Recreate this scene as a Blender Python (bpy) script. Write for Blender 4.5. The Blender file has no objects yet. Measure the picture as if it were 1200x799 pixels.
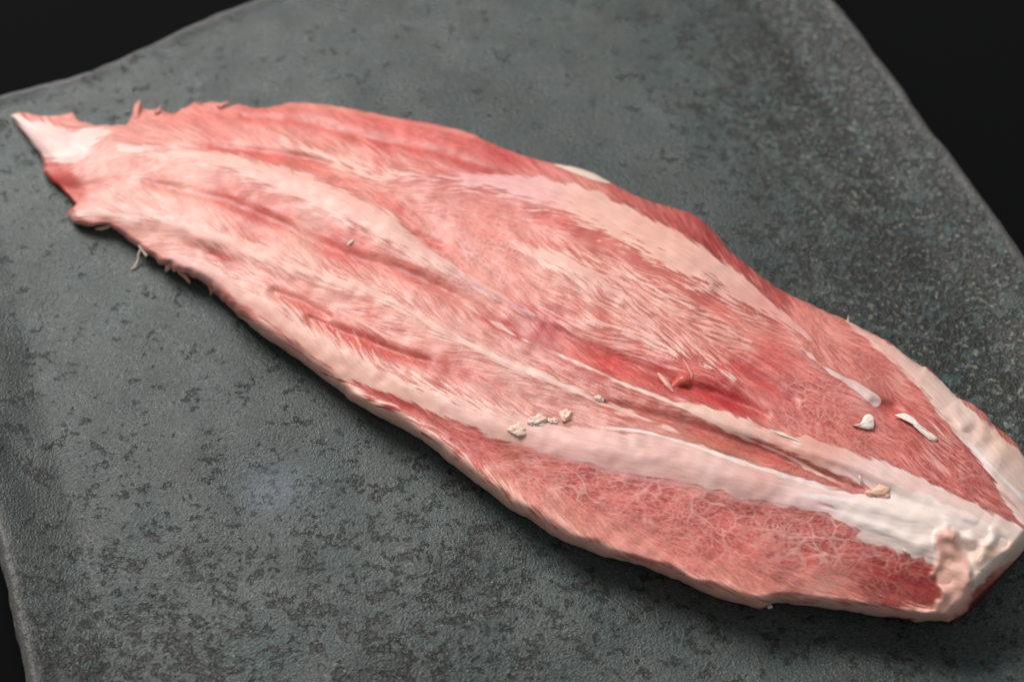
import bpy, bmesh, math, random
import numpy as np
from mathutils import Vector, Matrix

random.seed(4)
RNG = np.random.default_rng(11)
scene = bpy.context.scene
COL = scene.collection
R = math.radians

# ------------------------------------------------------------------ camera
FPX, CU, CV = 2000.0, 600.0, 399.5          # focal length and centre in guide units (photo pixels)
PITCH, DIST = R(50), 0.70
cam_pos = np.array([0.0, -DIST*math.cos(PITCH), DIST*math.sin(PITCH)])
cam_d = bpy.data.cameras.new("camera")
cam = bpy.data.objects.new("camera", cam_d)
COL.objects.link(cam)
cam.location = cam_pos
cam.rotation_euler = (R(90) - PITCH, 0, 0)
cam_d.sensor_width = 36
cam_d.lens = 36*FPX/1200
cam_d.clip_start, cam_d.clip_end = 0.01, 50
cam_d.dof.use_dof = True
cam_d.dof.focus_distance = 0.645
cam_d.dof.aperture_fstop = 7.0
scene.camera = cam

# ------------------------------------------------------------------ light
world = bpy.data.worlds.new("World")
scene.world = world
world.use_nodes = True
bg = world.node_tree.nodes["Background"]
bg.inputs["Color"].default_value = (0.93, 0.97, 1.0, 1)
bg.inputs["Strength"].default_value = 0.33

def area_light(name, loc, target, sx, sy, power, col):
    d = bpy.data.lights.new(name, 'AREA')
    d.shape = 'RECTANGLE'; d.size = sx; d.size_y = sy
    d.energy = power; d.color = col
    o = bpy.data.objects.new(name, d)
    COL.objects.link(o)
    o.location = loc
    o.rotation_euler = (Vector(target) - Vector(loc)).to_track_quat('-Z', 'Y').to_euler()
    return o
area_light("window_light", (-1.05, 1.70, 1.95), (0.03, 0.0, 0), 1.6, 1.25, 92, (1.0, 0.97, 0.935))

vs = scene.view_settings
vs.view_transform = 'Standard'
vs.look = 'None'
vs.exposure = 0.0
vs.gamma = 1.0
vs.use_curve_mapping = False

# ------------------------------------------------------------------ helpers
def at(u, v, z):
    """world points on the plane of height z (arrays allowed) for guide coordinates u, v"""
    u = np.asarray(u, float); v = np.asarray(v, float); z = np.asarray(z, float)
    x = (u - CU)/FPX; y = -(v - CV)/FPX
    sp, cp = math.sin(PITCH), math.cos(PITCH)
    dx = x
    dy = cp + y*sp
    dz = -sp + y*cp
    t = (z - cam_pos[2])/dz
    return np.stack([cam_pos[0] + t*dx, cam_pos[1] + t*dy, z + 0*t], -1)

def s2l(c):
    c = np.asarray(c, float)/255.0
    return np.where(c <= 0.04045, c/12.92, ((c + 0.055)/1.055)**2.4)

def sstep(a, b, x):
    t = np.clip((x - a)/(b - a), 0, 1)
    return t*t*(3 - 2*t)

def dense(pts, step=1.0, smooth=True):
    p = np.array(pts, float)
    if smooth and len(p) > 2:
        out = []
        q = np.vstack([2*p[0] - p[1], p, 2*p[-1] - p[-2]])
        for i in range(1, len(q) - 2):
            n = max(2, int(np.linalg.norm((q[i+1] - q[i])[:2])/step))
            t = np.linspace(0, 1, n, endpoint=False)[:, None]
            a, b, c, d = q[i-1], q[i], q[i+1], q[i+2]
            m1, m2 = (c - a)*0.42, (d - b)*0.42
            h = b*(2*t**3 - 3*t**2 + 1) + m1*(t**3 - 2*t**2 + t) + c*(-2*t**3 + 3*t**2) + m2*(t**3 - t**2)
            out.append(h)
        out.append(p[-1:])
        return np.vstack(out)
    return p

def link(o, parent=None):
    COL.objects.link(o)
    if parent is not None:
        o.parent = parent
        o.matrix_parent_inverse = Matrix.Identity(4)
        o.location = o.location - parent.location
    return o

def mesh_np(name, verts, quads, mat, parent=None, color=None, smooth=True, tris=None, origin=None):
    me = bpy.data.meshes.new(name)
    verts = np.asarray(verts, np.float32)
    if origin is not None:
        verts = verts - np.asarray(origin, np.float32)
    nq = len(quads) if quads is not None else 0
    nt = len(tris) if tris is not None else 0
    me.vertices.add(len(verts))
    me.vertices.foreach_set("co", verts.ravel())
    loops = []
    if nq: loops.append(np.asarray(quads, np.int32).ravel())
    if nt: loops.append(np.asarray(tris, np.int32).ravel())
    loops = np.concatenate(loops)
    me.loops.add(len(loops))
    me.loops.foreach_set("vertex_index", loops)
    starts = np.concatenate([np.arange(nq)*4, nq*4 + np.arange(nt)*3]).astype(np.int32)
    me.polygons.add(nq + nt)
    me.polygons.foreach_set("loop_start", starts)
    me.polygons.foreach_set("use_smooth", np.full(nq + nt, smooth))
    me.update(calc_edges=True)
    if color is not None:
        a = me.color_attributes.new("tissue", 'FLOAT_COLOR', 'POINT')
        a.data.foreach_set("color", np.asarray(color, np.float32).ravel())
    me.materials.append(mat)
    me.validate()
    o = bpy.data.objects.new(name, me)
    if origin is not None:
        o.location = origin
    return link(o, parent)

def outward(o):
    bm = bmesh.new(); bm.from_mesh(o.data)
    bmesh.ops.recalc_face_normals(bm, faces=bm.faces)
    bm.to_mesh(o.data); bm.free()
    return o

def thing(name, label, cat, loc, group=None):
    o = bpy.data.objects.new(name, None)
    COL.objects.link(o)
    o.empty_display_size = 0.03
    o.location = loc
    o["label"] = label; o["category"] = cat
    if group: o["group"] = group
    return o

def new_mat(name):
    m = bpy.data.materials.new(name)
    m.use_nodes = True
    nt = m.node_tree
    return m, nt, nt.nodes["Principled BSDF"]

def nd(nt, t, **kw):
    n = nt.nodes.new(t)
    for k, v in kw.items():
        if hasattr(n, k): setattr(n, k, v)
        else: n.inputs[k].default_value = v
    return n

def ramp(nt, src, stops):
    r = nt.nodes.new("ShaderNodeValToRGB")
    e = r.color_ramp.elements
    while len(e) < len(stops): e.new(0.5)
    for i, (p, c) in enumerate(stops):
        e[i].position = p
        e[i].color = (c, c, c, 1) if not isinstance(c, tuple) else (*c, 1)
    nt.links.new(src, r.inputs[0])
    return r

# ------------------------------------------------------------------ materials
def meat_material(name, rough, sss=0.25, bump=0.25, coat=0.0, grain=0.1, spec=0.32):
    m, nt, p = new_mat(name)
    L = nt.links
    at_ = nd(nt, "ShaderNodeAttribute", attribute_name="tissue")
    geo = nd(nt, "ShaderNodeTexCoord")
    n1 = nd(nt, "ShaderNodeTexNoise", Scale=900.0, Detail=3.0)
    L.new(geo.outputs["Object"], n1.inputs["Vector"])
    r1 = ramp(nt, n1.outputs["Fac"], [(0.25, 1 - grain), (0.75, 1 + 0.6*grain)])
    mx = nd(nt, "ShaderNodeMix", data_type='RGBA', blend_type='MULTIPLY')
    mx.inputs["Factor"].default_value = 1.0
    L.new(at_.outputs["Color"], mx.inputs["A"]); L.new(r1.outputs["Color"], mx.inputs["B"])
    L.new(mx.outputs["Result"], p.inputs["Base Color"])
    n2 = nd(nt, "ShaderNodeTexNoise", Scale=160.0, Detail=3.0)
    L.new(geo.outputs["Object"], n2.inputs["Vector"])
    r2 = ramp(nt, n2.outputs["Fac"], [(0.3, rough - 0.10), (0.7, rough + 0.10)])
    L.new(r2.outputs["Color"], p.inputs["Roughness"])
    n3 = nd(nt, "ShaderNodeTexNoise", Scale=1300.0, Detail=2.0)
    L.new(geo.outputs["Object"], n3.inputs["Vector"])
    b = nd(nt, "ShaderNodeBump", Strength=bump, Distance=0.0004)
    L.new(n3.outputs["Fac"], b.inputs["Height"])
    L.new(b.outputs["Normal"], p.inputs["Normal"])
    p.inputs["Subsurface Weight"].default_value = sss
    p.inputs["Subsurface Radius"].default_value = (1.0, 0.35, 0.25)
    p.inputs["Subsurface Scale"].default_value = 0.0010
    p.inputs["Specular IOR Level"].default_value = spec
    n4 = nd(nt, "ShaderNodeTexNoise", Scale=75.0, Detail=4.0, Roughness=0.6)
    L.new(geo.outputs["Object"], n4.inputs["Vector"])
    r4 = ramp(nt, n4.outputs["Fac"], [(0.50, 0.0), (0.72, 0.14)])
    L.new(r4.outputs["Color"], p.inputs["Coat Weight"])
    p.inputs["Coat Roughness"].default_value = 0.22
    return m
M_LEAN = meat_material("raw_lean", 0.43, 0.12, 0.22, 0.0, 0.09, 0.36)
M_FAT = meat_material("raw_fat", 0.44, 0.4, 0.08, 0.0, 0.03, 0.36)
M_TENDON = meat_material("tendon_sheen", 0.42, 0.3, 0.06, 0.1, 0.03, 0.36)

def plate_material():
    m, nt, p = new_mat("stone_glaze")
    L = nt.links
    tc = nd(nt, "ShaderNodeTexCoord")
    def noise(scale, detail=4.0, rough=0.55, dist=0.0):
        n = nd(nt, "ShaderNodeTexNoise", Scale=scale, Detail=detail, Roughness=rough, Distortion=dist)
        L.new(tc.outputs["Object"], n.inputs["Vector"]); return n
    def mixc(f, a, b, blend='MIX'):
        x = nd(nt, "ShaderNodeMix", data_type='RGBA', blend_type=blend)
        for key, s in (("Factor", f), ("A", a), ("B", b)):
            if isinstance(s, (int, float)): x.inputs[key].default_value = s
            elif isinstance(s, tuple): x.inputs[key].default_value = (*s, 1)
            else: L.new(s, x.inputs[key])
        return x.outputs["Result"]
    def math_(op, a, b):
        x = nd(nt, "ShaderNodeMath", operation=op)
        for i, s in enumerate((a, b)):
            if isinstance(s, (int, float)): x.inputs[i].default_value = s
            else: L.new(s, x.inputs[i])
        return x.outputs[0]
    big = noise(7.0, 4.0, 0.6)
    hue = noise(38.0, 5.0, 0.65)
    c0 = mixc(ramp(nt, hue.outputs["Fac"], [(0.36, 0.0), (0.64, 1.0)]).outputs["Color"],
              (0.044, 0.051, 0.046), (0.032, 0.052, 0.050))
    # brown-black iron flecks in clusters, denser towards the right-hand side of the plate
    at_ = nd(nt, "ShaderNodeAttribute", attribute_name="wear")
    sep = nd(nt, "ShaderNodeSeparateColor"); L.new(at_.outputs["Color"], sep.inputs[0])
    fl = noise(225.0, 6.0, 0.74, 0.1)
    cl = noise(90.0, 4.0, 0.7)
    s = math_('ADD', fl.outputs["Fac"], math_('MULTIPLY', math_('SUBTRACT', cl.outputs["Fac"], 0.5), 0.75))
    s = math_('ADD', s, math_('MULTIPLY', sep.outputs["Red"], 0.12))
    fm = ramp(nt, s, [(0.575, 0.0), (0.625, 1.0)])
    c1 = mixc(math_('MULTIPLY', fm.outputs["Color"], 0.9), c0, (0.012, 0.011, 0.008))
    # pale greenish crystals on the glaze
    sp = noise(430.0, 3.0, 0.6)
    sm = ramp(nt, sp.outputs["Fac"], [(0.56, 0.0), (0.68, 1.0)])
    c2 = mixc(math_('MULTIPLY', sm.outputs["Color"], math_('MAXIMUM', 0.12, math_('ADD', 0.16, math_('MULTIPLY', sep.outputs["Red"], 0.7)))),
              c1, (0.19, 0.19, 0.155))
    g1 = noise(820.0, 3.0, 0.7)
    gm = ramp(nt, g1.outputs["Fac"], [(0.30, 0.6), (0.48, 0.95), (0.62, 1.2), (0.75, 1.9)])
    c2 = mixc(1.0, c2, gm.outputs["Color"], 'MULTIPLY')
    bigr = ramp(nt, big.outputs["Fac"], [(0.32, 0.66), (0.68, 1.35)])
    c3 = mixc(1.0, c2, bigr.outputs["Color"], 'MULTIPLY')
    c4 = mixc(sep.outputs["Green"], c3, (0.085, 0.082, 0.077))     # bare clay on the rim
    c5 = mixc(sep.outputs["Blue"], c4, (0.14, 0.165, 0.21))       # milky blue spot / scratch
    L.new(c5, p.inputs["Base Color"])
    gr = nd(nt, "ShaderNodeTexVoronoi", Scale=900.0, feature='SMOOTH_F1', Smoothness=0.25)
    L.new(tc.outputs["Object"], gr.inputs["Vector"])
    gr2 = noise(1500.0, 3.0, 0.6)
    h = math_('ADD', math_('MULTIPLY', gr.outputs["Distance"], -0.45), math_('MULTIPLY', gr2.outputs["Fac"], 0.9))
    gr3 = noise(430.0, 3.0, 0.6)
    h = math_('ADD', h, math_('MULTIPLY', gr3.outputs["Fac"], math_('ADD', 0.35, math_('MULTIPLY', sep.outputs["Red"], 1.6))))
    h = math_('SUBTRACT', h, math_('MULTIPLY', fm.outputs["Color"], 0.35))
    b = nd(nt, "ShaderNodeBump", Strength=0.9, Distance=0.00040)
    L.new(h, b.inputs["Height"]); L.new(b.outputs["Normal"], p.inputs["Normal"])
    rr = ramp(nt, noise(60.0, 4.0).outputs["Fac"], [(0.3, 0.22), (0.7, 0.40)])
    rg = mixc(math_('MULTIPLY', sm.outputs["Color"], 0.8), rr.outputs["Color"], (0.2, 0.2, 0.2))
    L.new(rg, p.inputs["Roughness"])
    p.inputs["Specular IOR Level"].default_value = 0.36
    return m
M_PLATE = plate_material()

m, nt, p = new_mat("black_table_cloth")
p.inputs["Base Color"].default_value = (0.004, 0.0042, 0.0045, 1)
p.inputs["Roughness"].default_value = 0.9
p.inputs["Specular IOR Level"].default_value = 0.04
M_TABLE = m
m, nt, p = new_mat("bare_clay")
n = nd(nt, "ShaderNodeTexNoise", Scale=260.0, Detail=5.0)
tc = nd(nt, "ShaderNodeTexCoord"); nt.links.new(tc.outputs["Object"], n.inputs["Vector"])
r = ramp(nt, n.outputs["Fac"], [(0.3, (0.05, 0.049, 0.046)), (0.7, (0.19, 0.185, 0.17))])
nt.links.new(r.outputs["Color"], p.inputs["Base Color"])
b = nd(nt, "ShaderNodeBump", Strength=0.8, Distance=0.001)
nt.links.new(n.outputs["Fac"], b.inputs["Height"]); nt.links.new(b.outputs["Normal"], p.inputs["Normal"])
p.inputs["Roughness"].default_value = 0.75
M_CLAY = m

# ------------------------------------------------------------------ table
PLATE_BOTTOM = -0.012
TZ = PLATE_BOTTOM - 0.0005
tv = [(-4, -3, TZ), (4, -3, TZ), (4, 6, TZ), (-4, 6, TZ)]
tab = mesh_np("table_top", tv, [(0, 1, 2, 3)], M_TABLE)
tab["kind"] = "structure"

# ------------------------------------------------------------------ plate
def smooth_noise1(n, scale, seed):
    r = np.random.default_rng(seed).normal(size=n)
    k = np.exp(-0.5*(np.arange(-3*scale, 3*scale + 1)/scale)**2)
    y = np.convolve(np.pad(r, len(k), mode='wrap'), k/np.sqrt((k**2).sum()), 'same')[len(k):-len(k)]
    return y

RIM = 0.009
def edge_world(pts, n, z=RIM):
    q = dense(pts, 4.0, smooth=False)
    w = at(q[:, 0], q[:, 1], z)
    d = np.r_[0, np.cumsum(np.linalg.norm(np.diff(w[:, :2], axis=0), axis=1))]
    tt = np.linspace(0, d[-1], n)
    return np.stack([np.interp(tt, d, w[:, 0]), np.interp(tt, d, w[:, 1])], -1)
N = 420
eL = edge_world([(90, 1040), (52, 880), (34, 806), (20, 740), (3, 668), (-40, 470), (-112, 128)], N)         # front to back
eR = edge_world([(1560, 800), (1300, 428), (1198, 293), (1172, 255), (1138, 208), (1110, 172), (1105, 166), (1087, 145),
                 (1057, 98), (1010, 38), (981, 0), (895, -120)], N)
eB = edge_world([(-112, 128), (0, 94), (60, 78), (104, 67), (118, 60), (180, 33), (252, -1), (420, -60), (895, -120)], N)   # left to right
eF = edge_world([(90, 1040), (1560, 800)], N)
for e_, sd in ((eL, 1), (eR, 2), (eB, 3)):
    w_ = (smooth_noise1(N, 6, sd)*0.00035 + smooth_noise1(N, 2, sd + 20)*0.00015)
    win = np.minimum(1, np.minimum(np.arange(N), N - 1 - np.arange(N))/10)
    tng = np.gradient(e_, axis=0); tng /= np.linalg.norm(tng, axis=1)[:, None]
    e_ += np.stack([-tng[:, 1], tng[:, 0]], -1)*(w_*win)[:, None]
a = np.linspace(0, 1, N)
# denser rows close to the rim
ss = 0.5 - 0.5*np.cos(np.pi*a); ss = 0.5*a + 0.5*ss
S, T = np.meshgrid(ss, ss, indexing='ij')       # S left->right, T front->back
def samp(e_, t):
    return np.stack([np.interp(t, a, e_[:, 0]), np.interp(t, a, e_[:, 1])], -1)
Lp, Rp, Bp, Fp = samp(eL, T), samp(eR, T), samp(eB, S), samp(eF, S)
c00, c10, c01, c11 = eL[0], eR[0], eL[-1], eR[-1]
S3, T3 = S[..., None], T[..., None]
XY = (1-S3)*Lp + S3*Rp + (1-T3)*Fp + T3*Bp - ((1-S3)*(1-T3)*c00 + S3*(1-T3)*c10 + (1-S3)*T3*c01 + S3*T3*c11)
wid = np.linalg.norm(Rp - Lp, axis=-1); hei = np.linalg.norm(Bp - Fp, axis=-1)
dl, dr, db, df = S*wid, (1-S)*wid, (1-T)*hei, T*hei
def lip(d, w, h):
    x = np.clip(1 - d/w, 0, 1)
    return h*(0.75*np.where(x < .15, x*x/.3, x - .075)/.925 + 0.25*x*x)
Z = np.maximum.reduce([lip(dl, 0.030, RIM), lip(dr, 0.034, RIM), lip(db, 0.010, RIM*0.25), lip(df, 0.05, RIM)])
dmin = np.minimum.reduce([dl, dr, db, df])
Z -= 0.0022*np.clip(1 - dmin/0.0035, 0, 1)**2           # rounded shoulder of the rim
def field2(n, sig, seed):
    f = np.random.default_rng(seed).normal(size=(n, n))
    k = np.fft.fftfreq(n)
    g = np.exp(-2*(np.pi*sig)**2*(k[:, None]**2 + k[None, :]**2))
    f = np.fft.ifft2(np.fft.fft2(f)*g).real
    return f/f.std()
Z += 0.00025*field2(N, 6, 5) + 0.0005*field2(N, 20, 6)*sstep(0, .03, dmin)
PV = np.concatenate([XY, Z[..., None]], -1)
# wear: red = fleck density, green = bare rim, blue = milky spot and knife scratch
xw, yw = XY[..., 0], XY[..., 1]
def blob(u, v, rx, ry=None):
    c = at(u, v, 0.0); ry = ry or rx
    return np.exp(-(((xw - c[0])/rx)**2 + ((yw - c[1])/ry)**2))
wr = 0.7*sstep(0.13, 0.01, dr) + 0.85*blob(1080, 330, .05) + 0.6*blob(960, 110, .06) + 0.5*blob(150, 760, .05) + 0.4*blob(520, 720, .05)
wr += 0.5*blob(1150, 420, .05) - 0.5*blob(500, 60, .14) - 0.5*blob(180, 330, .1) - 0.3*blob(700, 180, .05)
wg = sstep(0.0055, 0.0035, dmin + 0.0008*field2(N, 2, 8))
wb = 0.55*blob(322, 575, .011, .012)
p0, p1 = at(326, 425, 0)[:2], at(398, 632, 0)[:2]
dd = p1 - p0; tt = np.clip(((xw-p0[0])*dd[0] + (yw-p0[1])*dd[1])/(dd@dd), 0, 1)
W = np.stack([np.clip(wr, -1, 1), wg, np.clip(wb, 0, 1), 1 + 0*wb], -1)
idx = np.arange(N*N).reshape(N, N)
q = np.stack([idx[:-1, :-1], idx[1:, :-1], idx[1:, 1:], idx[:-1, 1:]], -1).reshape(-1, 4)
plate = thing("stone_plate", "grey-green stone-textured ceramic plate speckled with dark flecks under the meat", "plate", (0.02, 0.02, PLATE_BOTTOM))
ps = mesh_np("plate_surface", PV.reshape(-1, 3), q, M_PLATE, plate)
ca = ps.data.color_attributes.new("wear", 'FLOAT_COLOR', 'POINT')
ca.data.foreach_set("color", W.reshape(-1, 4).astype(np.float32).ravel())
# the outside wall of the plate, one closed strip
loop = np.concatenate([idx[:, 0], idx[-1, 1:], idx[-2::-1, -1], idx[0, -2:0:-1]])
ring = PV.reshape(-1, 3)[loop]
cen = ring.mean(0)
rows = []
for k, (dz, inn) in enumerate(((0.0, 0.0), (0.0014, -0.0007), (0.005, -0.0012), (0.010, -0.0005), (0.016, 0.006), (0.022, 0.020))):
    r_ = ring.copy()
    dirn = cen[:2] - ring[:, :2]; dirn /= np.linalg.norm(dirn, axis=1)[:, None]
    r_[:, :2] += dirn*inn
    r_[:, 2] = np.maximum(PLATE_BOTTOM, ring[:, 2] - dz)
    if k: r_[:, :2] += dirn*(RNG.normal(size=(len(ring), 1))*0.0001)
    rows.append(r_)
nl = len(loop)
WV = np.concatenate(rows)
wq = []
for k in range(len(rows) - 1):
    i = np.arange(nl); j = (i + 1) % nl
    wq.append(np.stack([k*nl + i, (k+1)*nl + i, (k+1)*nl + j, k*nl + j], -1))
mesh_np("plate_rim", WV, np.concatenate(wq), M_CLAY, plate)

# ------------------------------------------------------------------ meat: outline
TOP = [(13,135),(25,132),(50,136),(75,135),(85,133),(91,141),(108,146),(120,147),(150,144),(155,138),(157,124),(163,119),(168,127),(185,128),
       (200,133),(213,129),(225,124),(250,120),(268,124),(287,122),(298,127),(325,124),(345,120),(375,122),(413,128),(463,138),(488,142),
       (525,149),(550,156),(585,172),(612,182),(635,189),(650,192),(670,195),(695,203),(715,214),(737,226),(762,236),(775,240),(800,247),
       (817,254),(832,267),(845,281),(857,296),(875,310),(900,330),(925,345),(950,357),(970,366),(992,375),(1022,391),(1042,401),(1065,419),
       (1080,429),(1087,430),(1094,437),(1107,450),(1120,464),(1140,474),(1155,485),(1162,495),(1175,505),(1187,515),(1197,528),(1212,560),(1228,600)]
BOT = [(14,138),(22,150),(35,167),(47,182),(52,195),(51,202),(57,210),(72,222),(85,235),(90,243),(82,247),(79,252),(87,262),(107,266),(125,264),
       (145,277),(160,287),(167,297),(181,301),(185,309),(194,311),(207,318),(225,325),(245,337),(262,354),(287,376),(305,392),(325,405),(350,422),(375,441),
       (400,459),(410,469),(432,482),(457,495),(485,510),(507,525),(525,541),(550,560),(575,579),(600,598),(620,608),(640,622),(660,634),
       (682,642),(705,651),(725,656),(750,662),(775,672),(800,682),(825,694),(850,703),(875,709),(890,714),(900,709),(912,706),(937,709),(975,713),(1000,717),
       (1020,721),(1040,723),(1060,725),(1075,729),(1085,727),(1100,727),(1112,728)]
END = [(1112,728),(1124,722),(1136,714),(1152,698),(1176,671),(1200,645),(1216,625),(1228,600)]
PAIR = [((14,138),(13,135)),((47,182),(91,141)),((57,210),(120,147)),((90,243),(155,138)),((125,264),(200,133)),((181,301),(268,124)),
        ((245,337),(345,120)),((325,405),(463,138)),((432,482),(585,172)),((525,541),(695,203)),((620,608),(800,247)),((750,662),(925,345)),
        ((900,709),(1042,401)),((1000,717),(1120,464)),((1060,725),(1187,515)),((1112,728),(1228,600))]
NS, NT = 1800, 430
def paired():
    tb, tp, wts = [], [], []
    db_, dt_ = dense(BOT, .6), dense(TOP, .6)
    near = lambda arr, p_: int(np.argmin(((arr - np.array(p_))**2).sum(1)))
    ib = [near(db_, b_) for b_, t_ in PAIR]; it = [near(dt_, t_) for b_, t_ in PAIR]
    for k in range(len(PAIR) - 1):
        m0 = (np.array(PAIR[k][0]) + np.array(PAIR[k][1]))/2; m1 = (np.array(PAIR[k+1][0]) + np.array(PAIR[k+1][1]))/2
        wts.append(np.linalg.norm(m1 - m0))
    cum = np.r_[0, np.cumsum(wts)]; cum /= cum[-1]
    s = np.linspace(0, 1, NS)
    def ev(arr, ii):
        d = np.r_[0, np.cumsum(np.linalg.norm(np.diff(arr, axis=0), axis=1))]
        tgt = np.interp(s, cum, d[ii])
        return np.stack([np.interp(tgt, d, arr[:, 0]), np.interp(tgt, d, arr[:, 1])], -1)
    return ev(db_, ib), ev(dt_, it)
B, Tt = paired()
# a fine raggedness of the cut edges, stronger on the torn left end
for e_, sd in ((B, 31), (Tt, 32)):
    amp = 0.30 + 0.9*np.exp(-((e_[:, 0] - 190)/90)**2)
    e_[:, 1] += amp*smooth_noise1(NS, 4, sd)*np.minimum(1, np.arange(NS)/80)
en = dense(END, .6)
d = np.r_[0, np.cumsum(np.linalg.norm(np.diff(en, axis=0), axis=1))]
tl = np.linspace(0, 1, NT)
E = np.stack([np.interp(tl*d[-1], d, en[:, 0]), np.interp(tl*d[-1], d, en[:, 1])], -1)
sl = np.linspace(0, 1, NS)
S3 = sl[:, None, None]; T3 = tl[None, :, None]
straightE = (1-T3)*B[-1] + T3*Tt[-1]
corr = (E[None] - straightE)*np.clip((S3 - 0.86)/0.14, 0, 1)**2
def sm1(a_, n_):
    k_ = np.exp(-0.5*(np.arange(-3*n_, 3*n_+1)/n_)**2); k_ /= k_.sum()
    e_ = np.pad(a_, ((3*n_, 3*n_), (0, 0)), mode='reflect', reflect_type='odd')
    return np.stack([np.convolve(e_[:, j], k_, 'valid') for j in range(2)], 1)
Bs, Ts = sm1(B, 26), sm1(Tt, 26)
ln_ = np.linalg.norm(Ts - Bs, axis=1)[:, None, None]
dB, dT = (B - Bs)[:, None], (Tt - Ts)[:, None]
UV = (1-T3)*Bs[:, None] + T3*Ts[:, None] + corr + dB*np.exp(-(T3*ln_/11))*(1-T3) + dT*np.exp(-((1-T3)*ln_/11))*T3
UV[:, 0] = B; UV[:, -1] = Tt
U, V = UV[..., 0], UV[..., 1]

# ------------------------------------------------------------------ meat: tissue maps (plan raster of the cut)
SS = 1.4
W_, H_ = int(1245*SS), int(760*SS)
gy, gx = np.mgrid[0:H_, 0:W_]
gu, gv = gx/SS, gy/SS
CO = 5
cu, cv = gu[::CO, ::CO], gv[::CO, ::CO]

def up(c):
    """bilinear upsample from the coarse raster"""
    yy = np.arange(H_)/CO; xx = np.arange(W_)/CO
    y0 = np.clip(yy.astype(int), 0, c.shape[0]-2); x0 = np.clip(xx.astype(int), 0, c.shape[1]-2)
    fy = np.clip(yy - y0, 0, 1)[:, None]; fx = np.clip(xx - x0, 0, 1)[None, :]
    a_ = c[y0][:, x0]*(1-fx) + c[y0][:, x0+1]*fx
    b_ = c[y0+1][:, x0]*(1-fx) + c[y0+1][:, x0+1]*fx
    return a_*(1-fy) + b_*fy

def gblur(f, sig):
    ky = np.fft.fftfreq(f.shape[0])[:, None]; kx = np.fft.rfftfreq(f.shape[1])[None, :]
    g = np.exp(-2*(np.pi*sig)**2*(ky**2 + kx**2))
    return np.fft.irfft2(np.fft.rfft2(f)*g, s=f.shape)
def gnoise(sig, seed):
    f = gblur(np.random.default_rng(seed).normal(size=(H_, W_)), sig*SS)
    return f/f.std()

WSC = 0.86
def poly_dist(pts, u, v):
    """distance, width at the nearest point, side (+ = below in the picture) to a polyline with width column"""
    p_ = dense(pts, 11.0)
    p_[:, 2] *= WSC
    best = np.full(u.shape, 1e9); wid_ = np.zeros(u.shape); side = np.zeros(u.shape); ang = np.zeros(u.shape); pos = np.zeros(u.shape)
    n_ = len(p_) - 1
    for i in range(n_):
        a_, b_ = p_[i], p_[i+1]
        dx, dy = b_[0]-a_[0], b_[1]-a_[1]
        l2 = dx*dx + dy*dy + 1e-9
        t_ = np.clip(((u - a_[0])*dx + (v - a_[1])*dy)/l2, 0, 1)
        ex, ey = u - a_[0] - t_*dx, v - a_[1] - t_*dy
        d_ = np.hypot(ex, ey)
        m_ = d_ < best
        best = np.where(m_, d_, best)
        wid_ = np.where(m_, a_[2] + t_*(b_[2]-a_[2]), wid_)
        side = np.where(m_, np.sign(dx*ey - dy*ex), side)
        ang = np.where(m_, math.atan2(dy, dx), ang)
        pos = np.where(m_, (i + t_)/n_, pos)
    return best, wid_, side, ang, pos

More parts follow.
